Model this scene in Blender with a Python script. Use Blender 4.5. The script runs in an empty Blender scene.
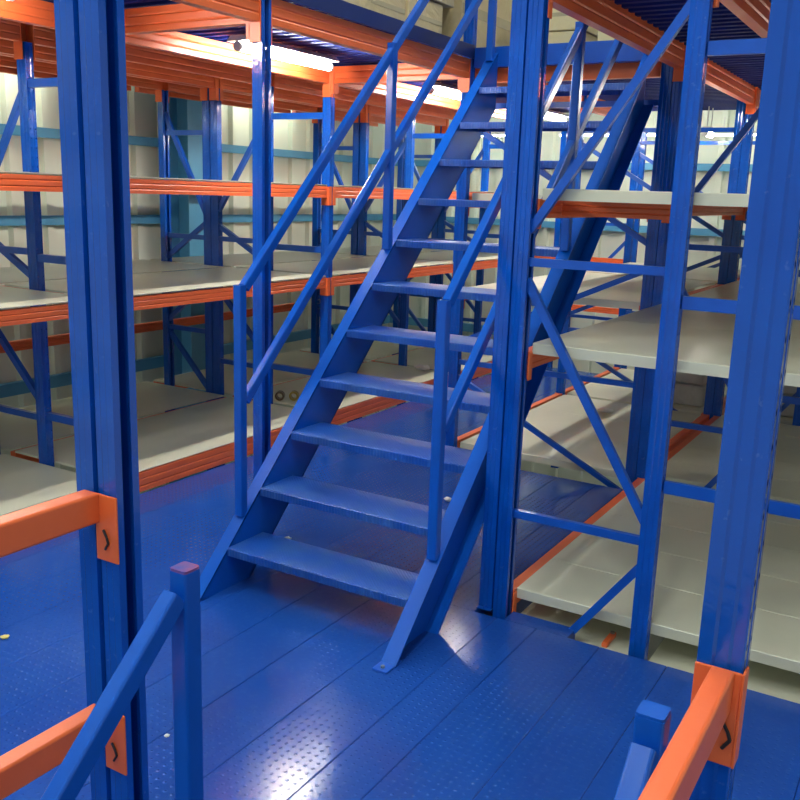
import bpy, math, random
from mathutils import Vector, Matrix
random.seed(7)
C = bpy.context.scene.collection
S = bpy.context.scene

# ------------------------------------------------------------------ materials
def nodes(name):
    m = bpy.data.materials.new(name); m.use_nodes = True
    nt = m.node_tree; nt.nodes.clear()
    out = nt.nodes.new('ShaderNodeOutputMaterial')
    b = nt.nodes.new('ShaderNodeBsdfPrincipled')
    nt.links.new(b.outputs[0], out.inputs[0])
    return m, nt, b, out

def math_n(nt, op, a, b=None, c=None):
    n = nt.nodes.new('ShaderNodeMath'); n.operation = op
    for i, v in enumerate((a, b, c)):
        if v is None: continue
        if isinstance(v, (int, float)): n.inputs[i].default_value = v
        else: nt.links.new(v, n.inputs[i])
    return n.outputs[0]

def noise(nt, scale, detail=3, coord=None, dist=0):
    n = nt.nodes.new('ShaderNodeTexNoise'); n.inputs['Scale'].default_value = scale
    n.inputs['Detail'].default_value = detail; n.inputs['Distortion'].default_value = dist
    if coord: nt.links.new(coord, n.inputs['Vector'])
    return n.outputs['Fac']

def coords(nt, kind='Object'):
    t = nt.nodes.new('ShaderNodeTexCoord'); return t.outputs[kind]

def geo_pos(nt):
    return nt.nodes.new('ShaderNodeNewGeometry').outputs['Position']

def mixcol(nt, fac, c1, c2):
    n = nt.nodes.new('ShaderNodeMix'); n.data_type = 'RGBA'
    if isinstance(fac, (int, float)): n.inputs['Factor'].default_value = fac
    else: nt.links.new(fac, n.inputs['Factor'])
    for k, c in (('A', c1), ('B', c2)):
        s = [i for i in n.inputs if i.name == k and i.type == 'RGBA'][0]
        if isinstance(c, tuple): s.default_value = (*c, 1)
        else: nt.links.new(c, s)
    return [o for o in n.outputs if o.type == 'RGBA'][0]

def ramp(nt, v, lo, hi):
    n = nt.nodes.new('ShaderNodeMapRange'); n.clamp = True
    nt.links.new(v, n.inputs['Value'])
    n.inputs['From Min'].default_value = lo; n.inputs['From Max'].default_value = hi
    return n.outputs[0]

def bump(nt, h, b, strength=.2, dist=.002, prev=None):
    n = nt.nodes.new('ShaderNodeBump'); n.inputs['Strength'].default_value = strength
    n.inputs['Distance'].default_value = dist
    nt.links.new(h, n.inputs['Height'])
    if prev: nt.links.new(prev, n.inputs['Normal'])
    if b: nt.links.new(n.outputs[0], b.inputs['Normal'])
    return n.outputs[0]

def paint(name, col, col2=None, rough=.3, peel=.15, metallic=0, spec=.5, scale=6, coat=0):
    m, nt, b, out = nodes(name)
    p = coords(nt)
    f = ramp(nt, noise(nt, scale, 5, p), .35, .7)
    nt.links.new(mixcol(nt, f, col, col2 or tuple(c*.85 for c in col)), b.inputs['Base Color'])
    b.inputs['Roughness'].default_value = rough
    b.inputs['Metallic'].default_value = metallic
    b.inputs['Specular IOR Level'].default_value = spec
    b.inputs['Coat Weight'].default_value = coat
    if peel: bump(nt, noise(nt, 90, 2, p), b, peel, .002)
    return m

BLUE = (.002, .088, .51); BLUE2 = (.002, .072, .44)
M = {}
M['blue'] = paint('blue_paint', BLUE, BLUE2, .28, .22, spec=.55)
M['rail'] = paint('blue_tube_paint', (.002, .092, .52), (.002, .080, .47), .24, .1, spec=.4)
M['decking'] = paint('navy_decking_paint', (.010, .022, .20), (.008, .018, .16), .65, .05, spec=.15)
M['dark_blue'] = paint('navy_edge_paint', (.006, .020, .13), (.008, .025, .15), .4, .1)
M['orange'] = paint('orange_paint', (.88, .165, .045), (.82, .14, .035), .38, .12)
M['shelf'] = paint('light_grey_shelf_paint', (.68, .675, .535), (.62, .615, .49), .33, .06, scale=2)
M['girt'] = paint('light_blue_girt_paint', (.09, .34, .56), (.08, .30, .52), .45, .05)
M['column'] = paint('sky_blue_column_paint', (.11, .40, .64), (.10, .36, .60), .45, .05)
M['steel'] = paint('bare_steel', (.42, .42, .42), (.3, .3, .3), .35, .05, metallic=1)
M['red_cap'] = paint('red_smudged_cap', (.30, .05, .12), (.02, .06, .35), .5, .1, scale=30)
M['dark'] = paint('black_plastic', (.01, .01, .015), None, .5, .05)
M['tape_brown'] = paint('brown_tape', (.10, .06, .02), None, .3, .02)
M['tape_yellow'] = paint('yellow_tape', (.35, .24, .03), None, .3, .02)
M['paper'] = paint('white_scrap', (.8, .8, .78), None, .7, .1)
M['yellow_scrap'] = paint('yellow_scrap', (.75, .65, .2), None, .7, .1)
M['concrete'] = paint('grey_concrete', (.30, .30, .28), (.24, .24, .22), .7, .2, scale=1.5)
M['roof'] = paint('roof_sheet', (.35, .36, .35), None, .6, 0)

# upright with punched holes through its web
def make_upright_mat(name, col, col2):
    m, nt, b, out = nodes(name)
    p = coords(nt)
    f = ramp(nt, noise(nt, 7, 5, p), .35, .7)
    wear = ramp(nt, noise(nt, 55, 4, p), .66, .72)
    c = mixcol(nt, f, col, col2)
    nt.links.new(mixcol(nt, math_n(nt, 'MULTIPLY', wear, .25), c, (.10, .22, .60)), b.inputs['Base Color'])
    b.inputs['Roughness'].default_value = .11; b.inputs['Specular IOR Level'].default_value = .5
    bump(nt, noise(nt, 45, 2, p), b, .30, .002)
    s = nt.nodes.new('ShaderNodeSeparateXYZ'); nt.links.new(p, s.inputs[0])
    # two columns of holes at y = +-0.019, every 50 mm, only on the web (x > 0.030)
    ay = math_n(nt, 'SUBTRACT', math_n(nt, 'ABSOLUTE', s.outputs['Y']), .0165)
    fz = math_n(nt, 'MULTIPLY', math_n(nt, 'SUBTRACT', math_n(nt, 'FRACT', math_n(nt, 'DIVIDE', s.outputs['Z'], .05)), .5), .05)
    r2 = math_n(nt, 'ADD', math_n(nt, 'MULTIPLY', ay, ay), math_n(nt, 'MULTIPLY', fz, fz))
    hole = math_n(nt, 'MULTIPLY', math_n(nt, 'LESS_THAN', r2, .0052**2), math_n(nt, 'GREATER_THAN', s.outputs['X'], .0265))
    tr = nt.nodes.new('ShaderNodeBsdfTransparent'); mx = nt.nodes.new('ShaderNodeMixShader')
    nt.links.new(hole, mx.inputs[0]); nt.links.new(b.outputs[0], mx.inputs[1]); nt.links.new(tr.outputs[0], mx.inputs[2])
    nt.links.new(mx.outputs[0], out.inputs[0])
    return m
M['upright'] = make_upright_mat('blue_upright_paint', (.002, .088, .51), (.002, .072, .44))

# step beam: orange
# deck: blue painted sheet planks, rows of punched dimples, scuffs
def make_deck():
    m, nt, b, out = nodes('blue_deck_paint')
    p = coords(nt)
    n1 = ramp(nt, noise(nt, 1.6, 6, p, .6), .35, .68)
    n2 = ramp(nt, noise(nt, 38, 4, p), .52, .72)
    c = mixcol(nt, n1, (.007, .058, .33), (.011, .072, .38))
    c = mixcol(nt, math_n(nt, 'MULTIPLY', n2, .20), c, (.045, .12, .42))
    scr = ramp(nt, noise(nt, 3.0, 8, p, 2.5), .66, .74)
    c = mixcol(nt, math_n(nt, 'MULTIPLY', scr, .10), c, (.10, .10, .33))
    nt.links.new(c, b.inputs['Base Color'])
    r = math_n(nt, 'ADD', math_n(nt, 'MULTIPLY', noise(nt, 4, 4, p), .12), .09)
    nt.links.new(r, b.inputs['Roughness'])
    b.inputs['Specular IOR Level'].default_value = .45
    s = nt.nodes.new('ShaderNodeSeparateXYZ'); nt.links.new(p, s.inputs[0])
    def cell(o, pitch):
        return math_n(nt, 'MULTIPLY', math_n(nt, 'SUBTRACT', math_n(nt, 'FRACT', math_n(nt, 'DIVIDE', o, pitch)), .5), pitch)
    cx = cell(s.outputs['X'], .030); cy = cell(s.outputs['Y'], .030)
    d = math_n(nt, 'SQRT', math_n(nt, 'ADD', math_n(nt, 'MULTIPLY', cx, cx), math_n(nt, 'MULTIPLY', cy, cy)))
    dots = math_n(nt, 'SUBTRACT', 1.0, ramp(nt, d, .002, .006))
    msk = ramp(nt, noise(nt, .9, 2, p), .40, .55)
    n = bump(nt, math_n(nt, 'MULTIPLY', dots, msk), None, .7, .0025)
    n = bump(nt, noise(nt, 7, 3, p), None, .12, .005, n)
    bump(nt, noise(nt, 70, 3, p), b, .10, .002, n)
    return m
M['deck'] = make_deck()

# checker plate tread
def make_tread():
    m, nt, b, out = nodes('blue_chequer_plate')
    p = coords(nt)
    n2 = ramp(nt, noise(nt, 9, 5, p), .42, .66)
    nt.links.new(mixcol(nt, math_n(nt, 'MULTIPLY', n2, .5), (.006, .075, .42), (.045, .13, .36)), b.inputs['Base Color'])
    b.inputs['Roughness'].default_value = .36; b.inputs['Specular IOR Level'].default_value = .4
    s = nt.nodes.new('ShaderNodeSeparateXYZ'); nt.links.new(p, s.inputs[0])
    u = math_n(nt, 'ADD', s.outputs['X'], s.outputs['Y']); v = math_n(nt, 'SUBTRACT', s.outputs['X'], s.outputs['Y'])
    su = math_n(nt, 'SINE', math_n(nt, 'MULTIPLY', u, 190)); sv = math_n(nt, 'SINE', math_n(nt, 'MULTIPLY', v, 190))
    h = math_n(nt, 'ABSOLUTE', math_n(nt, 'MULTIPLY', su, sv))
    bump(nt, ramp(nt, h, .45, .8), b, .8, .003)
    return m
M['tread'] = make_tread()

def make_wall():
    m, nt, b, out = nodes('cream_cladding')
    p = coords(nt)
    n1 = noise(nt, 1.2, 5, p)
    nt.links.new(mixcol(nt, n1, (.70, .75, .62), (.80, .84, .72)), b.inputs['Base Color'])
    b.inputs['Roughness'].default_value = .55
    return m
M['wall'] = make_wall()

def make_carton(name, c1, c2):
    m, nt, b, out = nodes(name)
    p = coords(nt)
    n1 = noise(nt, 9, 5, p, 1.2)
    nt.links.new(mixcol(nt, n1, c1, c2), b.inputs['Base Color'])
    b.inputs['Roughness'].default_value = .30
    b.inputs['Coat Weight'].default_value = .35; b.inputs['Coat Roughness'].default_value = .2
    bump(nt, noise(nt, 6, 4, p, 2.0), b, .5, .02)
    return m
M['carton'] = make_carton('wrapped_cardboard', (.58, .46, .24), (.70, .57, .33))
M['carton_pale'] = make_carton('pale_cardboard', (.78, .66, .36), (.84, .74, .44))
M['wrap'] = make_carton('grey_stretch_wrap', (.34, .33, .31), (.62, .61, .57))
M['tape'] = paint('parcel_tape', (.55, .47, .30), None, .25, 0)

def emit(name, col, st):
    m = bpy.data.materials.new(name); m.use_nodes = True; nt = m.node_tree; nt.nodes.clear()
    o = nt.nodes.new('ShaderNodeOutputMaterial'); e = nt.nodes.new('ShaderNodeEmission')
    e.inputs[0].default_value = (*col, 1); e.inputs[1].default_value = st
    nt.links.new(e.outputs[0], o.inputs[0]); return m
M['tube'] = emit('lit_tube', (1, .96, .86), 85)
M['tube_hall'] = emit('lit_hall_lamp', (.95, 1, .93), 66)
M['fixture'] = paint('white_fixture', (.75, .75, .72), None, .4, 0)

# ------------------------------------------------------------------ mesh builder
class MB:
    def __init__(s): s.v = []; s.f = []
    def add(s, vs, fs):
        o = len(s.v); s.v += [tuple(v) for v in vs]; s.f += [tuple(i+o for i in f) for f in fs]
    def box(s, x0, x1, y0, y1, z0, z1):
        vs = [(x, y, z) for z in (z0, z1) for y in (y0, y1) for x in (x0, x1)]
        s.add(vs, [(0,2,3,1), (4,5,7,6), (0,1,5,4), (2,6,7,3), (0,4,6,2), (1,3,7,5)]); return s
    def sweep(s, prof, p0, p1, up=(0, 0, 1), cap=True, cut=None):
        """closed 2-D profile (a, b) swept p0 -> p1; a along side, b along up."""
        p0 = Vector(p0); p1 = Vector(p1); d = (p1-p0).normalized(); up = Vector(up)
        side = d.cross(up).normalized(); up2 = side.cross(d).normalized(); n = len(prof)
        vs = [p0+side*a+up2*b for a, b in prof] + [p1+side*a+up2*b for a, b in prof]
        fs = [(i, (i+1) % n, (i+1) % n+n, i+n) for i in range(n)]
        if cap: fs += [tuple(range(n-1, -1, -1)), tuple(range(n, 2*n))]
        s.add(vs, fs); return s
    def prism(s, poly, axis, a0, a1):
        """poly in the two other axes (order x,y,z without axis)"""
        n = len(poly)
        def P(u, w, a):
            return {'x': (a, u, w), 'y': (u, a, w), 'z': (u, w, a)}[axis]
        vs = [P(u, w, a0) for u, w in poly] + [P(u, w, a1) for u, w in poly]
        fs = [(i, (i+1) % n, (i+1) % n+n, i+n) for i in range(n)] + [tuple(range(n-1, -1, -1)), tuple(range(n, 2*n))]
        s.add(vs, fs); return s
    def mesh(s, name, mat, smooth=False):
        me = bpy.data.meshes.new(name); me.from_pydata(s.v, [], s.f)
        import bmesh
        bm = bmesh.new(); bm.from_mesh(me); bmesh.ops.recalc_face_normals(bm, faces=bm.faces); bm.to_mesh(me); bm.free()
        me.materials.append(mat)
        if smooth:
            for p in me.polygons: p.use_smooth = True
        me.update(); return me
    def build(s, name, mat, parent=None, loc=(0, 0, 0), bevel=0, smooth=False):
        return link(name, s.mesh(name, mat, smooth), parent, loc, bevel)

def link(name, me, parent=None, loc=(0, 0, 0), bevel=0, rz=0):
    o = bpy.data.objects.new(name, me); C.objects.link(o)
    if parent: o.parent = parent
    o.location = loc; o.rotation_euler[2] = rz
    if bevel:
        b = o.modifiers.new('bevel', 'BEVEL'); b.width = bevel; b.segments = 2; b.limit_method = 'ANGLE'; b.angle_limit = math.radians(40)
    return o

def thing(name, label, cat, loc=(0, 0, 0), group=None):
    o = bpy.data.objects.new(name, None); C.objects.link(o); o.location = loc
    o.empty_display_size = .1
    return tag(o, label, cat, group)

def tag(o, label, cat, group=None):
    n = len(label.split()); assert 4 <= n <= 16, (n, label)
    o['label'] = label; o['category'] = cat; o['kind'] = 'thing'
    if group: o['group'] = group
    return o

def struct(o):
    o['kind'] = 'structure'; return o

def rounded(w, h, r=.006, n=3):
    pts = []
    for cx, cy, a0 in ((w/2-r, h/2-r, 0), (-w/2+r, h/2-r, 90), (-w/2+r, -h/2+r, 180), (w/2-r, -h/2+r, 270)):
        for i in range(n+1):
            a = math.radians(a0+90*i/n); pts.append((cx+r*math.cos(a), cy+r*math.sin(a)))
    return pts

def strip(pts, t):
    """open polyline -> closed outline of thickness t (to the left)"""
    out = []; n = len(pts); P = [Vector(p) for p in pts]
    def nrm(a, b):
        d = (b-a).normalized(); return Vector((-d.y, d.x))
    for i in range(n):
        if i == 0: m = nrm(P[0], P[1])
        elif i == n-1: m = nrm(P[-2], P[-1])
        else:
            a = nrm(P[i-1], P[i]); b = nrm(P[i], P[i+1]); m = (a+b); m = m/(m.length_squared)*2
        out.append(P[i]+m*t)
    return [tuple(p) for p in P] + [tuple(p) for p in reversed(out)]

# upright section: web on local +x, open side on local -x
UP = [(-.032, -.014), (-.032, -.0325), (-.012, -.0325), (-.007, -.029), (.010, -.029), (.015, -.026), (.030, -.026), (.0325, -.024),
      (.0325, -.008), (.029, -.005), (.029, .005), (.0325, .008),
      (.0325, .024), (.030, .026), (.015, .026), (.010, .029), (-.007, .029), (-.012, .0325), (-.032, .0325), (-.032, .014)]
UPO = strip(UP, .0025)
_cache = {}
def upright_mesh(z0, z1):
    k = ('up', z0, z1)
    if k not in _cache:
        _cache[k] = MB().prism(UPO, 'z', z0, z1).mesh('upright', M['upright'])
    return _cache[k]

def upright(parent, x, y, z0, z1, face=1, name='upright'):
    """face=+1: web faces +x"""
    return link(name, upright_mesh(z0, z1), parent, (x, y, 0), 0, 0 if face > 0 else math.pi)

def foot(parent, x, y, z, face=1):
    k = 'foot'
    if k not in _cache:
        b = MB().box(-.033, .033, -.048, .048, 0, .005)
        for yy in (-.0405, .0405):
            b.prism([(.005*math.cos(a), .005*math.sin(a)+yy) for a in [i*math.pi/3 for i in range(6)]], 'z', .006, .014)
        _cache[k] = b.mesh('base_plate', M['blue'])
    return link('base_plate', _cache[k], parent, (x, y, z), 0, 0 if face > 0 else math.pi)

BR = strip([(-.014, .0), (-.014, .024), (.014, .024), (.014, 0)], .0025)
BRC = [(a, b-.012) for a, b in BR]
def brace(parent, p0, p1, name='brace', sz=1.0, mat='blue'):
    pr = [(a*sz, b*sz) for a, b in BRC]
    return MB().sweep(pr, p0, p1, up=(0, -1, 0)).build(name, M[mat], parent)

# step beams ---------------------------------------------------------------
def beam_profile(h):
    w = .024; g = .004
    # outer face at -a side and +a side both with two grooves
    zs = [(-h/2, 0), (-h/2+h*.24, 0), (-h/2+h*.30, g), (-h/2+h*.36, 0), (-h/2+h*.62, 0), (-h/2+h*.68, g), (-h/2+h*.74, 0), (h/2, 0)]
    return [(w-d, z) for z, d in zs] + [(-w+d, z) for z, d in reversed(zs)]

def step_beam(p0, p1, ztop, h, label, group, mat='orange', plates=(1, 1), side=1, plate_h=.16, cat='beam', over=.0, name='step_beam', shift=0):
    """horizontal beam between p0, p1 (x, y); parts: end plates with a hooked return"""
    a = Vector((p0[0], p0[1], 0)); b = Vector((p1[0], p1[1], 0)); d = (b-a).normalized()
    ctr = (a+b)/2
    t = thing(name, label, cat, (ctr.x, ctr.y, ztop-h), group)
    pr = beam_profile(h)
    L = (b-a).length/2
    MB().sweep(pr, tuple(-d*(L-.006)+Vector((0, 0, h/2))), tuple(d*(L-.006)+Vector((0, 0, h/2)))).build('rail', M[mat], t)
    sd = Vector((d.y, -d.x, 0))*side
    for e, on in ((-1, plates[0]), (1, plates[1])):
        if not on: continue
        q = d*e*(L-.003)
        m = MB()
        z1 = h; z0 = z1-plate_h
        # plate perpendicular to the beam and a leg hooked along the upright web
        sw = lambda a0, a1, b0, b1: m.add([tuple(q+sd*aa+d*e*bb+Vector((0, 0, zz))) for zz in (z0, z1) for bb in (b0, b1) for aa in (a0, a1)],
                       [(0,2,3,1), (4,5,7,6), (0,1,5,4), (2,6,7,3), (0,4,6,2), (1,3,7,5)])
        sw(-.030, .033, -.004, .002)
        sw(.033, .038, -.004, .031)
        m.build('end_plate', M[mat], t, bevel=.0015)
    return t

# ------------------------------------------------------------------ layout numbers
Y = [1.328, 3.42, 5.47, 7.52, 9.12]
XF, XI, XD1, XD2, XR = -3.888, -4.43, -4.93, -5.01, -5.48       # left rack column lines
XE = -2.81                                                      # walkway edge line
XM1, XM2, XN, XO = -1.542, -1.474, -.87, -.22                   # right rack column lines
ZT = 3.6
BAY = ['nearest bay', 'bay beside the stair', 'bay past the stair head', 'farthest bay']
ROW = ['nearest row', 'row by the stair foot', 'row by the stair head', 'row behind the stair', 'last row before far wall']

# ------------------------------------------------------------------ deck / floors
seams = [-3.86, -3.59, -3.32, -3.055, -2.79, -2.52, -2.255, -2.0, -1.735, -1.46, -1.28, -1.005, -.735, -.46, -.19, .08, .35, .62, .89, 1.16]
d = MB()
G = .0006
def plank(x0, x1, y0, y1):
    # a folded sheet plank with small rounded edges
    z = 0; r = .0022
    pts = [(x0+G, z-.05), (x0+G, z-r), (x0+G+r, z), (x1-G-r, z), (x1-G, z-r), (x1-G, z-.05)]
    d.prism(pts, 'y', y0, y1)
for a, b in zip(seams, seams[1:]):
    if b <= -2.7: plank(a, b, -1.6, 9.05)
    elif b <= -1.7: plank(a, b, -1.6, 5.40)
    elif b < -1.44: plank(a, b, -1.6, 3.335); plank(a, -1.565, 3.337, 5.40)
    else:
        if a > -1.2 and b < -.15: plank(a, b, 1.10, 3.335)
        else: plank(a, b, -1.6, 3.335)
dk = struct(d.build('floor', M['deck']))
# rim of the deck: folded edge and small blue block beside the double upright
struct(MB().box(-1.425, -1.14, 3.337, 3.43, -.05, .003).build('trim_1', M['deck'], bevel=.003))
struct(MB().box(-3.87, 1.2, -1.6, 3.32, -.17, -.055).build('trim_2', M['dark_blue']))
struct(MB().box(-2.78, -1.5, 3.32, 5.38, -.17, -.055).build('trim_3', M['dark_blue']))
struct(MB().box(-3.86, -2.80, 3.33, 9.0, -.17, -.055).build('trim_4', M['dark_blue']))
struct(MB().box(-7, 4, -3, 11, -2.75, -2.6).build('floor.001', M['concrete']))

# ------------------------------------------------------------------ uprights
def post(label, cols, y, z0, z1=ZT, spacers=(), group=None, feet=True, braces=(), zs=(), name='rack_upright', cat='rack frame', bz=1.0):
    """cols: list of (x, face). spacers: list of z (flat bars between cols[0] and cols[1])."""
    cx = sum(c[0] for c in cols)/len(cols)
    t = thing(name, label, cat, (cx, y, z0), group)
    for x, f in cols:
        u = upright(t, x-cx, 0, z0-z0, z1-z0, f)
        if feet: foot(t, x-cx, 0, 0, f)
    if len(cols) == 2:
        xa, xb = cols[0][0]-cx+.02, cols[1][0]-cx-.02
        for z in zs: brace(t, (xa, 0, z-z0), (xb, 0, z-z0), 'horizontal_strut', bz)
        for (za, zb) in braces: brace(t, (xa, .003, za-z0), (xb, .003, zb-z0), 'diagonal_brace', bz)
    return t

# near frame, either side of the lower flight
post('blue double-width bay upright nearest the camera on left, inner column with open back', [(-1.492, -1)], Y[0], 0, name='rack_upright', cat='upright')
post('blue upright tucked left against the nearest large column at left', [(-1.562, -1)], Y[0], 0, name='rack_upright', cat='upright')
post('largest blue upright in right foreground carrying an orange guard beam', [(-.212, 1)], Y[0], 0, name='rack_upright', cat='upright')

# row 1: frame beside the stair foot
post('slim blue upright standing against right stair stringer, left of a twin column', [(XM1, -1)], Y[1], 0, name='rack_upright', cat='upright')
post('blue braced frame right of the stair foot, with orange shelf plates', [(XM2, -1), (XN, 1)], Y[1], -.6, zs=(.45, 1.50),
     braces=((-.42, .35), (1.43, .52), (1.62, 2.44), (3.4, 2.55)), feet=False)
# row spacers between the frames of the right rack
sp = thing('rack_upright', 'blue frame at right edge, joined by flat spacer bars to the braced frame', 'rack frame', (XO, Y[1], -.6))
upright(sp, 0, 0, 0, ZT+.6, -1); upright(sp, .65, 0, 0, ZT+.6, 1)
for z in (.685, 1.392, 2.27):
    MB().box(XN-XO+.037, -.037, -.010, .010, z+.6-.024, z+.6+.024).build('spacer_bar', M['girt' if False else 'blue'], sp)
    brace(sp, (.03, 0, z+.6), (.62, 0, z+.6), 'horizontal_strut')
brace(sp, (.03, 0, 1.1), (.62, 0, 1.9), 'diagonal_brace'); brace(sp, (.62, 0, 2.1), (.03, 0, 2.8), 'diagonal_brace')

for k in (2, 3, 4):
    y = Y[k]
    post('blue frame under the overhead floor, left half of twin uprights, ' + ROW[k], [(XE, 1), (XM1, 1)], y, -.6,
         zs=(.65, 2.30), braces=((.78, 1.35), (.55, -.06), (2.2, 1.5)), feet=False)
    post('blue braced frame in the right rack, ' + ROW[k], [(XM2, -1), (XN, 1)], y, -.6, zs=(.45, 1.50),
         braces=((-.42, .35), (1.43, .52), (1.62, 2.44)), feet=False)
    q_ = post('blue braced frame past the spacer bars in the right rack, ' + ROW[k], [(XO, -1), (XO+.65, 1)], y, -.6, zs=(.70, 1.50),
         braces=((-.2, .55), (1.4, .80), (1.62, 2.40)), feet=False)
    for z in (.685, 1.392): MB().box(XN+.034-XO-.325, -.325-.034, -.010, .010, z+.6-.02, z+.6+.02).build('spacer_bar', M['blue'], q_)

# walkway edge post at the stair's left and the left rack
post('tall blue upright left of the stair under the overhead floor corner', [(XE, -1)], Y[1], 0, name='rack_upright', cat='upright')
for k in range(5):
    y = Y[k]; zb = -.6
    if k == 0:
        q_ = None
    else:
        q_ = post('blue perforated front upright of the left rack, ' + ROW[k], [(XF, 1)], y, zb, 2.47, feet=False)
        for z in (.42, 1.33, 2.26):
            brace(q_, (XI-XF+.034, 0, z-zb), (-.034, 0, z-zb), 'spacer_bar', 1.3)
    post('blue braced inner frame of the left rack, ' + ROW[k], [(XI, 1), (XD1, 1)], y, zb, 2.47,
         zs=(.40, 1.36), braces=((2.30, 1.52), (1.19, 1.48), (.45, 1.0)), feet=False, bz=1.1)
    post('blue braced rear frame of the left rack, against cladding, ' + ROW[k], [(XR, -1), (XD2, 1)], y, zb, 2.47,
         zs=(.62, 1.36, 2.15), braces=((2.30, 1.52), (1.19, 1.48), (.68, 1.04), (.58, .14)), feet=False, bz=1.1)

# ------------------------------------------------------------------ beams of the left rack
LEV = {'lower': (.120, .112), 'middle': (1.137, .072), 'upper': (1.778, .078), 'overhead': (2.58, .11)}
def gap(k): return (Y[k]+.035, Y[k+1]-.035)
for k in range(4):
    y0, y1 = gap(k)
    for lev, (zt, h) in LEV.items():
        for nm, x, g in (('front', -3.886, 1), ('inner line', -4.80, 1), ('rear line', -5.68, 1)):
            if lev == 'overhead' and nm != 'front': continue
            if lev == 'upper' and nm == 'inner line': continue
            step_beam((x, y0), (x, y1), zt, h, f'orange step beam on {nm} of left rack, {lev} level, {BAY[k]}',
                      'step beams of the left rack', side=1, plates=(nm == 'front', nm == 'front'), plate_h=.13 if lev != 'overhead' else .20)
    for j, (x, nm, sd_) in enumerate(((XI, 'first', -1), (XD1, 'second', 1), (XD2, 'third', -1), (XR, 'fourth', -1), (-5.80, 'fifth', -1))):
        step_beam((x, y0), (x, y1), 2.58, .11, f'orange overhead floor beam, {nm} line behind left rack front, {BAY[k]}',
                  'overhead beams above the left rack', side=sd_, plates=(j < 4, j < 4), plate_h=.20)
    if k < 3:
        step_beam((-5.70, y0-.05), (-5.70, y1+.05), .625, .07, f'dark orange tie beam low along the cladding behind left rack, {BAY[k]}',
                  'rear tie beams of the left rack', plates=(0, 0))
# shelves: light grey panels
def shelf(x0, x1, y0, y1, zt, label, group, n=6, lip=.045, along='y'):
    t = thing('shelf', label, 'shelf', ((x0+x1)/2, (y0+y1)/2, zt-lip), group)
    cx, cy = (x0+x1)/2, (y0+y1)/2; w = (y1-y0)/n
    for i in range(n):
        a = y0-cy+i*w; b = a+w; g = .0012; r = .003
        pts = [(a+g, 0), (a+g, lip-r), (a+g+r, lip), (b-g-r, lip), (b-g, lip-r), (b-g, 0), (b-g-.002, 0), (b-g-.002, lip-.004), (a+g+.002, lip-.004), (a+g+.002, 0)]
        MB().prism(pts, 'x', x0-cx, x1-cx).build('shelf_panel', M['shelf'], t)
    return t
for k in range(4):
    y0, y1 = Y[k]+.037, Y[k+1]-.037
    for lev, zt in (('lower', .132), ('middle', 1.152), ('upper', 1.79)):
        shelf(-4.775, -3.868, y0, y1, zt, f'grey steel shelf, {lev} level, front of left rack, {BAY[k]}', 'shelves of the left rack', 1, .012)
        if lev != 'upper': shelf(-5.70, -4.828, y0, y1, zt, f'grey steel shelf, {lev} level, rear of left rack, {BAY[k]}', 'shelves of the left rack', 1, .012)

# ------------------------------------------------------------------ walkway edge, middle and right racks
for k in range(0, 4):
    y0, y1 = gap(k)
    step_beam((XE, y0), (XE, y1), 2.585, .115, f'orange overhead beam along walkway edge left of stair, {BAY[k]}', 'overhead beams along the walkway', side=-1, plate_h=.20)
for k, t_ in ((1, 'beside the stair foot'), (2, 'beside the stair head')):
    step_beam((XF+.05, Y[k]), (XE-.05, Y[k]), 2.58, .11, f'orange overhead cross beam over the walkway {t_}', 'overhead cross beams', plate_h=.18)
for k in range(1, 4):
    y0, y1 = gap(k)
    step_beam((XM2, y0), (XM2, y1), 2.61, .13, f'orange overhead beam above right stair side line, {BAY[k]}', 'overhead beams of the right rack', side=1, plate_h=.20)
    step_beam((XN+.01, y0), (XN+.01, y1), 2.61, .13, f'orange overhead beam above the middle of right rack, {BAY[k]}', 'overhead beams of the right rack', side=1, plate_h=.20)
    step_beam((XO, y0), (XO, y1), 2.61, .13, f'orange overhead beam above the outer right rack, {BAY[k]}', 'overhead beams of the right rack', side=1, plate_h=.20)
    for lev, zt in (('lower', .085), ('middle', 1.135), ('upper', 1.745)):
        step_beam((XM2+.012, y0), (XM2+.012, y1), zt, .075, f'orange beam on stair side of right rack, {lev} level, {BAY[k]}', 'beams of the right rack', side=1, plate_h=.115, plates=(0, 0) if zt < .01 else (1, 1))
        step_beam((XO+.66, y0), (XO+.66, y1), zt, .075, f'orange beam on far side of right rack, {lev} level, {BAY[k]}', 'beams of the right rack', side=-1, plate_h=.13, plates=(0, 0))
        if k > 1:
            step_beam((XM1-.012, y0), (XM1-.012, y1), zt, .075, f'orange beam on right of middle rack, {lev} level, {BAY[k]}', 'beams of the middle rack', side=-1, plate_h=.115)
            step_beam((XE, y0), (XE, y1), zt, .075, f'orange beam on left of middle rack, {lev} level, {BAY[k]}', 'beams of the middle rack', side=-1, plate_h=.13)
# lower cross rail under the right rack's front
step_beam((XM2+.05, Y[1]+.26), (XN-.05, Y[1]+.26), 1.741, .06, 'dark orange cross rail under the upper shelf front of right rack', None, plates=(0, 0), cat='beam', name='cross_rail')
for k in (1, 2, 3):
    y0, y1 = Y[k]+.037, Y[k+1]-.037
    for lev, zt in (('lower', .10), ('middle', 1.172), ('upper', 1.786)):
        yy0 = y0; x0 = XM2+.048
        shelf(x0, XO+.63, yy0, y1, zt, f'pale grey steel shelf, {lev} level of right rack, {BAY[k]}', 'shelves of the right rack', 5 if lev == 'lower' else 2, .045)
        if k > 1:
            shelf(XE+.048, XM1-.048, y0, y1, zt-.02, f'pale grey steel shelf, {lev} level of middle rack, {BAY[k]}', 'shelves of the middle rack', 3, .045)
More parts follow.
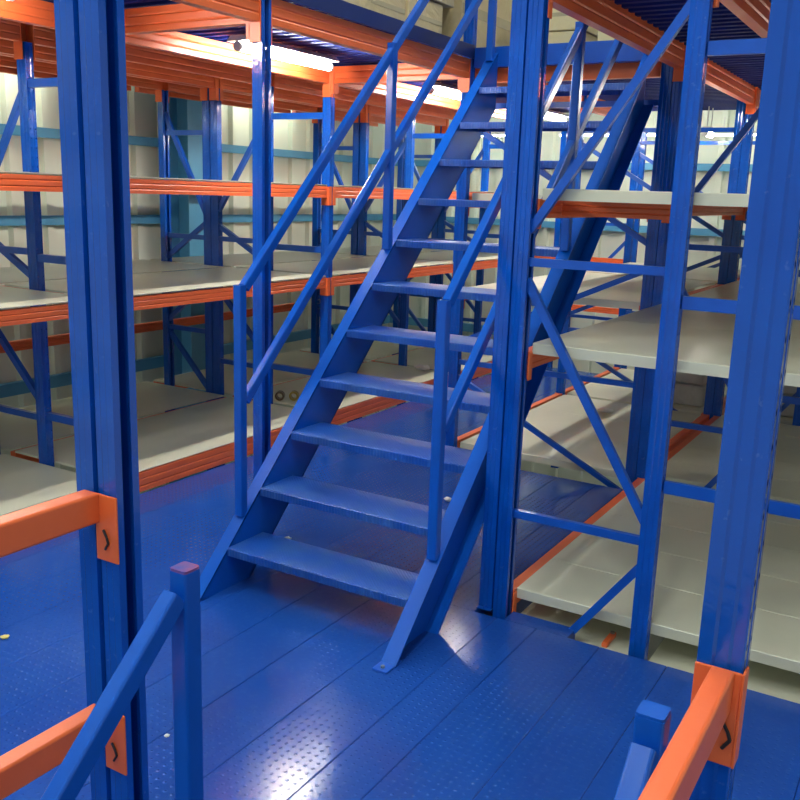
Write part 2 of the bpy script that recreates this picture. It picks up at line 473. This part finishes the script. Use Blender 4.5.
# sunken panel strip in front of the lower right shelf
for xa, xb, w_ in ((-1.436, -.908, 'left of the slim inner upright'), (-.832, -.258, 'right of the slim inner upright')):
    shelf(xa, xb, Y[1]-.083, Y[1]+.50, -.055, f'low pale panel beyond the blue deck end, {w_}', 'low panels past the deck end', 1, .03)

# ------------------------------------------------------------------ end rack along the far wall
for (zt, x0, x1, w) in ((1.15, -4.2, -2.95, 'middle'), (.63, -3.75, -2.95, 'lower')):
    step_beam((x0, 9.52), (x1, 9.52), zt, .06, f'short orange beam on the {w} level in front of the far wall', 'beams before the far wall', plates=(0, 0))
post('blue frame standing lengthwise before the far wall behind the stair', [(-3.75, -1), (-2.90, 1)], 9.60, -.6, 2.47, zs=(.5, 1.5), braces=((.5, 1.4),), feet=False)

# ------------------------------------------------------------------ overhead floor (ribbed blue sheets)
def ribbed(name, x0, x1, y0, y1, z=2.645, pitch=.10, depth=.035):
    m = MB(); pts = []; y = y0
    while y < y1-1e-6:
        pts += [(y, z-.012), (y+.035, z-.012), (y+.045, z-.012-depth), (y+.085, z-.012-depth), (y+.095, z-.012)]
        y += pitch
    pts.append((y1, z-.012)); pts += [(y1, z), (y0, z)]
    # split into quads per segment
    n = len(pts)-3
    for i in range(n):
        a, b = pts[i], pts[i+1]
        if b[0]-a[0] < 1e-6: continue
        m.prism([(a[0], a[1]), (b[0], b[1]), (b[0], z), (a[0], z)], 'x', x0, x1)
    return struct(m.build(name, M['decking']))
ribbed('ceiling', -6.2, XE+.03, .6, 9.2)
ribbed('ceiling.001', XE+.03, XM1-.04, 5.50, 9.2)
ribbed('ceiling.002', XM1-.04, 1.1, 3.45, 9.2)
struct(MB().box(XE+.031, XE+.045, .6, 5.46, 2.587, 2.665).build('trim_5', M['dark_blue']))
struct(MB().box(XE+.05, XM1-.04, 5.44, 5.495, 2.53, 2.65).build('trim_6', M['blue'], bevel=.003))
struct(MB().box(XE+.05, XM1-.06, 5.52, 5.57, 2.45, 2.55).build('trim_7', M['orange']))

# ------------------------------------------------------------------ staircase
st = thing('staircase', 'steep blue steel staircase with chequer plate treads and tubular handrails', 'staircase', (-2.095, 2.9, 0))
SO = Vector((2.095, -2.9, 0))
SL = .9674; Y0 = 2.722                                     # top edge line: z = (y - Y0) * SL
def zt(y): return (y-Y0)*SL
YT = 5.42; DY = .345
def stringer(xw, xo):
    """xw: web inner x, xo: flange outer x"""
    m = MB(); s = 1 if xo > xw else -1
    w = sorted((xw, xw+s*.008)); f = sorted((xw, xo))
    low = lambda y: (y-Y0-DY)*SL
    web = [(Y0, 0), (Y0+DY, 0), (YT, low(YT)), (YT, zt(YT)-.001)]
    m.prism(web, 'x', *w)
    th = .008/math.cos(math.atan(SL))
    m.prism([(Y0, 0), (Y0+th/SL, 0), (YT, zt(YT)-th), (YT, zt(YT))], 'x', *f)
    m.prism([(Y0+DY-th/SL, 0), (Y0+DY, 0), (YT, low(YT)), (YT, low(YT)+th)], 'x', *f)
    return m.build('stringer', M['rail'], st, SO)
stringer(-2.586, -2.648); stringer(-1.660, -1.595)
for x in (-1.657, -2.646):
    m = MB().box(x-.005, x+.060, Y0-.055, Y0+.06, .0, .008)
    m.build('foot_plate', M['blue'], st, SO, bevel=.002)
    m = MB().prism([(x+.028+.009*math.cos(a), Y0-.030+.009*math.sin(a)) for a in [i*math.pi/3 for i in range(6)]], 'z', .008, .016)
    m.build('anchor_bolt', M['steel'], st, SO)
for k in range(1, 12):
    z = .219*k-.028; yf = Y0+z/SL-.010
    m = MB()
    m.prism([(yf, z-.036), (yf, z-.004), (yf+.004, z), (yf+.245, z), (yf+.245, z-.036), (yf+.241, z-.036), (yf+.241, z-.005), (yf+.005, z-.005), (yf+.005, z-.036)], 'x', -2.584, -1.662)
    m.build('tread', M['tread'], st, SO)
    for dy in (.06, .20):
        yb = yf+dy; r = .009
        m = MB().prism([(yb+r*math.cos(a), z-.022+r*math.sin(a)) for a in [i*math.pi/3 for i in range(6)]], 'x', -1.650, -1.640)
        if dy < .1: m.build('bolt', M['steel'], st, SO)
RT = rounded(.046, .046, .007)
RB = rounded(.036, .044, .006)
RS = rounded(.034, .034, .006)
def handrail(x, ys, side):
    off = 1.04
    for i, y in enumerate(ys):
        top = zt(y)+off if i != 2 else zt(y)+off
        MB().sweep(rounded(.043, .043, .006), (x, y, zt(y)+.002), (x, y, top), up=(0, 1, 0)).build('rail_post', M['rail'], st, SO)
    for o, r in ((off-.03, RB), (off-.53, RB)):
        y0 = ys[0]+.028; y1 = YT-.02
        MB().sweep(r, (x, y0, zt(y0)+o-.01), (x, y1, zt(y1)+o), up=(0, 0, 1)).build('top_rail' if o > .8 else 'mid_rail', M['rail'], st, SO)
handrail(-2.612, (3.035, 4.225, 5.36), -1)
handrail(-1.628, (3.055, 4.275, 5.36), 1)

# ------------------------------------------------------------------ handrails of the flight coming up to the camera
for x, y, lab in ((-1.163, 1.19, 'left handrail of the lower flight, square blue post with reddish cap'),
                  (-.276, 1.198, 'right handrail of the lower flight, plain blue capped post')):
    t = thing('stair_handrail', lab, 'handrail', (x, y, 0), 'handrails of the lower flight')
    MB().sweep(rounded(.043, .043, .006), (0, 0, .0), (0, 0, 1.045), up=(0, 1, 0)).build('rail_post', M['rail'], t)
    MB().sweep(rounded(.041, .041, .006), (0, 0, 1.045), (0, 0, 1.05), up=(0, 1, 0)).build('post_cap', M['red_cap' if x < -1 else 'rail'], t)
    MB().sweep(RB, (0, -.027, 1.00), (0, -1.0, 1.00-.905), up=(0, 0, 1)).build('top_rail', M['rail'], t)
    MB().box(-.05, .05, -.05, .05, 0, .008).build('base_plate', M['blue'], t)

# guard beams of the opening
def guard(x, y1, ztop, label, side=1, wide=.05, xp0=-.03, xp1=.034, mark=True):
    t = thing('guard_beam', label, 'guard beam', (x, y1, ztop-.068), 'orange guard beams around the stair opening')
    MB().sweep(rounded(wide, .068, .006), (0, -1.9, .034), (0, -.006, .034)).build('rail', M['orange'], t)
    m = MB().prism([(xp0, -.085), (xp1, -.085), (xp1, .066), (xp0, .066)], 'y', -.005, 0)
    m.build('end_plate', M['orange'], t, bevel=.002)
    lx = xp1
    m = MB().prism([(-.006, -.085), (.026, -.085), (.030, -.080), (.030, .061), (.026, .066), (-.006, .066)], 'x', lx, lx+.004)
    if side > 0: m.build('hook_leg', M['orange'], t, bevel=.001)
    if mark:
        # dark safety pin hooked through the plate
        cx = (max(xp0, -.0)+xp1)/2; P = [(cx-.006, -.012), (cx+.004, -.028), (cx+.008, -.040), (cx-.002, -.056)]
        m = MB()
        for a, b in zip(P, P[1:]): m.sweep([(.0028*math.cos(q), .0028*math.sin(q)) for q in [i*math.pi/3 for i in range(6)]], (a[0], -.008, a[1]), (b[0], -.008, b[1]), up=(0, 1, 0))
        m.build('safety_pin', M['dark'], t)
    return t
guard(-1.531, Y[0]-.034, 1.10, 'upper orange guard beam fixed to the large left foreground upright', 0, .048, .010, .076)
guard(-1.531, Y[0]-.034, .585, 'lower orange guard beam fixed to the large left foreground upright', 0, .048, .010, .076)
guard(-.205, Y[0]-.034, 1.095, 'orange guard beam fixed to the right foreground upright', 1, .034, -.040, .027)

# ------------------------------------------------------------------ walls
def cladding(name, axis, pos, a0, a1, z0, z1, pitch=.32, sgn=1):
    m = MB(); pts = []; a = a0
    while a < a1:
        pts += [(a, 0), (a+pitch*.62, 0), (a+pitch*.66, .05), (a+pitch*.84, .05), (a+pitch*.88, 0)]
        a += pitch
    pts.append((a1, 0))
    for (u0, d0), (u1, d1) in zip(pts, pts[1:]):
        if u1 <= u0: continue
        q = [(u0, d0), (u1, d1), (u1, d1-.01), (u0, d0-.01)]
        if axis == 'x': m.prism([(pos+sgn*dd, u) for u, dd in q], 'z', z0, z1)
        else: m.prism([(u, pos+sgn*dd) for u, dd in q], 'z', z0, z1)
    return struct(m.build(name, M['wall']))
WX = -6.30; WY = 10.3
cladding('wall_left', 'x', WX-.05, -2.9, WY, -2.6, 5.8)
cladding('wall_back', 'y', WY+.05, -6.35, 3.9, -2.6, 5.8, sgn=-1)
struct(MB().box(-6.4, 4, -3, 10.4, 5.8, 5.9).build('ceiling.003', M['roof']))
n = 8
for z, h in ((2.12, .075), (1.445, .075), (.13, .10), (3.2, .08)):
    struct(MB().box(WX-.01, WX+.045, -2.9, WY-.06, z-h/2, z+h/2).build(f'trim_{n}', M['girt'])); n += 1
    struct(MB().box(-6.3, 3.9, WY-.045, WY+.01, z-h/2, z+h/2).build(f'trim_{n}', M['girt'])); n += 1
for y_, lab in ((6.85, 'sky-blue steel building column against left wall cladding, behind the left rack'),):
    t = thing('steel_column', lab, 'column', (WX+.22, 6.40, -2.6))
    MB().box(-.15, .15, -.006, .006, 0, 8.3).build('web', M['column'], t)
    MB().box(.15, .162, -.20, .20, 0, 8.3).build('flange', M['column'], t)
    MB().box(-.162, -.15, -.20, .20, 0, 8.3).build('flange', M['column'], t)

# ------------------------------------------------------------------ lamps
M['tube_far'] = emit('lit_far_tube', (.92, 1, .85), 14)
M['tube_fill'] = emit('fill_back_tube', (.90, 1, .82), 10)  # emission of the added fill tubes behind the left rack
def tube_light(x, y, z, label, L=.86, axis='y', hall=False, soft=False):
    t = thing('tube_light', label, 'lamp', (x, y, z), 'tube lamps')
    r = .03 if hall else .009 if (soft and axis == 'x') else .024
    c = [(r*math.cos(i*math.pi/6), r*math.sin(i*math.pi/6)) for i in range(12)]
    d_ = Vector((0, 1, 0)) if axis == 'y' else Vector((1, 0, 0))
    MB().sweep(c, tuple(-d_*L/2), tuple(d_*L/2)).build('tube', M['tube_hall' if hall else 'tube_far' if (soft and axis == 'x') else 'tube_fill' if soft else 'tube'], t, smooth=False)
    top = 5.80 if hall else 2.595
    for s in (-1, 1):
        q = d_*s*L*.35; MB().box(q.x-.004, q.x+.004, q.y-.004, q.y+.004, r+.02, top-z).build('hanger', M['fixture'], t)
    w = .075 if not hall and not soft else .022 if soft else .10
    f = MB().sweep([(-w, 0), (w, 0), (w*.6, .03), (-w*.6, .03)], tuple(-d_*(L/2+.02)+Vector((0, 0, r+.004))), tuple(d_*(L/2+.02)+Vector((0, 0, r+.004))))
    f.build('housing', M['fixture'], t)
    for s in (-1, 1):
        MB().sweep([(a*1.15, b*1.15) for a, b in c], tuple(d_*s*L/2), tuple(d_*s*(L/2+.02))).build('end_cap', M['fixture'], t)
    return t
for y, w in ((2.28, 'nearest the camera'), (4.62, 'beside the stair foot'), (6.84, 'beside the stair head'), (8.72, 'at the far end')):
    tube_light(-3.60, y, 2.52, f'lit tube lamp under the overhead floor above left walkway, {w}')
for i_, (y, w) in enumerate(((1.6, 'nearest'), (3.0, 'second'), (4.45, 'third'), (7.7, 'farthest'))):  # unseen tubes added behind the beams to brighten the left wall
    tube_light(-6.03, y, 2.568, f'added unseen fill tube between left rack and cladding, {w} from the camera', 1.1, soft=True)
for x, w in ((-5.0, 'first'), (-3.3, 'second'), (-1.75, 'third'), (-.2, 'fourth')):
    tube_light(x, 9.85, 2.42, f'lit tube lamp along the far wall, {w} from left', 1.2, 'x', soft=True)
tube_light(-2.08, 8.85, 2.36, 'short lit lamp under the overhead floor behind the middle rack', .22)
tube_light(-.55, 6.6, 2.50, 'lit tube lamp over the right rack aisle behind frames', .6)
for x, y in ((-1.9, .6), (-1.9, 4.2), (-.9, 1.9), (.1, -1.9), (-3.6, -1.2), (-2.0, 7.2), (-.6, -.6)):
    tube_light(x, y, 5.2, 'long hall lamp hung high above the deck and stair', 1.5, 'y', True)

# ------------------------------------------------------------------ cartons on the overhead floor
def carton(x, y, z, sx, sy, sz, label, group, mat='carton', face='x'):
    t = thing('carton', label, 'carton', (x, y, z), group)
    m = MB().box(-sx/2, sx/2, -sy/2, sy/2, 0, sz).build('box_body', M[mat], t, bevel=.006)
    if face == 'x': MB().box(sx/2-.001, sx/2+.0015, -sy/2+.01, sy/2-.01, sz*.44, sz*.56).build('tape', M['tape'], t)
    else: MB().box(-sx/2+.01, sx/2-.01, -sy/2-.0015, -sy/2+.001, sz*.44, sz*.56).build('tape', M['tape'], t)
    return t
PL = ['first', 'second', 'third', 'fourth', 'fifth', 'sixth', 'seventh', 'eighth']
for lay, wl in enumerate(('bottom', 'second', 'third')):
    y = 3.15+.12*lay
    for i in range(5):
        sy = .40+.02*((i*7+lay*3) % 3)
        carton(-3.09+.012*((i+lay) % 3), y+sy/2, 2.648+lay*.225, .40, sy-.012, .218,
               f'wrapped brown carton on overhead floor edge, {wl} layer, {PL[i]} from the camera', 'cartons left of the stair head')
        y += sy
for lay, wl in enumerate(('bottom', 'second', 'third')):
    for i, (cx_, w_) in enumerate(((-2.56, .38), (-2.10, .31), (-1.74, .34))):
        carton(cx_+.008*lay, 6.45, 2.648+lay*.215, w_, .42, .208,
               f'pale yellow carton behind the stair head, {wl} layer, {PL[i]} from left', 'pale cartons behind the stair head', 'carton_pale', 'y')
for i in range(2):
    carton(-3.08, 5.72+.44*i, 2.648, .36, .42, .52, f'tall wrapped brown carton left of stair head landing, {PL[i]} from camera', 'cartons left of the stair head')

# wrapped bundles on the lower shelf at back
for i, (x, y, w) in enumerate(((-1.93, 7.95, 'left one, beside the twin uprights'), (-1.04, 7.95, 'right one, past the twin uprights'))):
    t = thing('wrapped_bundle', f'grey stretch-wrapped stack on the lower shelf at back, {w}', 'bundle', (x, y, .101 if i else .081), 'wrapped bundles at the back')
    for j in range(5):
        MB().box(-.29+.006*j, .29-.004*j, -.22, .22, j*.185, j*.185+.180).build('layer', M['wrap'], t, bevel=.02)
# ------------------------------------------------------------------ small things
def ring(x, y, z, r, w, mat, label):
    m = MB(); n = 24; ri = r*.6
    for i in range(n):
        a, b = 2*math.pi*i/n, 2*math.pi*(i+1)/n
        q = [(r*math.cos(a), r*math.sin(a)), (r*math.cos(b), r*math.sin(b)), (ri*math.cos(b), ri*math.sin(b)), (ri*math.cos(a), ri*math.sin(a))]
        m.prism([(u, v+r) for u, v in q], 'y', -w/2, w/2)
    o = m.build('tape_roll', M[mat], None, (x, y, z)); o.rotation_euler[2] = .5
    tag(o, label, 'tape roll', 'tape rolls on the left rack')
ring(-4.39, 5.57, .132, .037, .05, 'tape_brown', 'dark brown tape roll on lower left shelf, left of the yellow one')
ring(-4.305, 5.64, .132, .037, .05, 'tape_yellow', 'yellow-brown tape roll on lower left shelf, beside the dark roll')

def crumple(name, x, y, z, r, mat, label, cat, flat=.45):
    rnd = random.Random(int(x*1000+y*77)); m = MB(); n1, n2 = 7, 5; vs = []; 
    vs.append((0, 0, r*flat))
    for j in range(1, n2):
        for i in range(n1):
            a = 2*math.pi*i/n1; t_ = math.pi*j/n2; q = r*rnd.uniform(.65, 1.15)
            vs.append((q*math.sin(t_)*math.cos(a), q*math.sin(t_)*math.sin(a), max(-r*flat, q*math.cos(t_)*flat)))
    vs.append((0, 0, -r*flat)); fs = []
    for i in range(n1):
        fs.append((0, 1+i, 1+(i+1) % n1))
        for j in range(n2-2):
            a = 1+j*n1+i; b = 1+j*n1+(i+1) % n1
            fs.append((a, a+n1, b+n1, b))
        fs.append((len(vs)-1, 1+(n2-2)*n1+(i+1) % n1, 1+(n2-2)*n1+i))
    zm = min(v[2] for v in vs)
    m.add([(v[0], v[1], v[2]-zm) for v in vs], fs)
    o = m.build(name, M[mat], None, (x, y, z)); tag(o, label, cat); return o
crumple('plastic_wrap', -4.14, 7.40, .132, .09, 'paper', 'crumpled white plastic on the lower left shelf beyond the stair', 'plastic', .3)
crumple('plastic_wrap', -2.25, 7.05, .08, .07, 'paper', 'crumpled white plastic on lower middle shelf under right shelves', 'plastic', .3)
crumple('paper_scrap', -2.34, 4.55, 0, .030, 'paper', 'white paper scrap on blue deck between stair treads', 'scrap')
crumple('paper_scrap', -2.72, 3.52, 0, .022, 'paper', 'small white scrap on deck just behind the left stringer', 'scrap')
crumple('paper_scrap', -2.975, 2.06, 0, .018, 'yellow_scrap', 'tiny yellowish scrap on the blue deck at far left', 'scrap')
crumple('paper_scrap', -1.98, 1.93, 0, .010, 'paper', 'tiny white speck on the deck left of the stair foot', 'scrap')
# orange bracket in the gap at the deck end
t = thing('beam_bracket', 'short orange bracket with bolt in gap beyond the deck end', 'bracket', (-1.02, 3.50, -.055))
MB().box(-.012, .012, -.055, .07, .0, .02).build('rail', M['orange'], t, bevel=.003)
MB().prism([(.01*math.cos(i*math.pi/3), .05+.01*math.sin(i*math.pi/3)) for i in range(6)], 'z', .02, .028).build('bolt', M['steel'], t)

# ------------------------------------------------------------------ camera
yaw, pit, rol, F = .53419762, .221674, .03325112, 918.288
cy, sy, cp, sp_ = math.cos(yaw), math.sin(yaw), math.cos(pit), math.sin(pit)
f = Vector((-sy*cp, cy*cp, -sp_)); r = Vector((cy, sy, 0)); u = r.cross(f)
c, s = math.cos(rol), math.sin(rol)
r2 = r*c+u*s; u2 = u*c-r*s
mat = Matrix((r2, u2, -f)).transposed().to_4x4(); mat.translation = (0, 0, 1.75)
cam = bpy.data.cameras.new('camera'); co = bpy.data.objects.new('camera', cam); C.objects.link(co)
co.matrix_world = mat; cam.sensor_width = 36; cam.lens = F/800*36; cam.clip_start = .02; cam.clip_end = 100
S.camera = co

# ------------------------------------------------------------------ world and colour
w = bpy.data.worlds.new('world'); S.world = w; w.use_nodes = True
w.node_tree.nodes['Background'].inputs[0].default_value = (.92, 1, .92, 1)
w.node_tree.nodes['Background'].inputs[1].default_value = .23
S.view_settings.view_transform = 'Standard'; S.view_settings.look = 'None'; S.view_settings.gamma = 1
S.view_settings.use_curve_mapping = False
S.view_settings.exposure = 1.08
S.cycles.max_bounces = 8; S.cycles.diffuse_bounces = 5; S.cycles.glossy_bounces = 4; S.cycles.transparent_max_bounces = 16
S.cycles.use_denoising = True
S.cycles.sample_clamp_indirect = 6
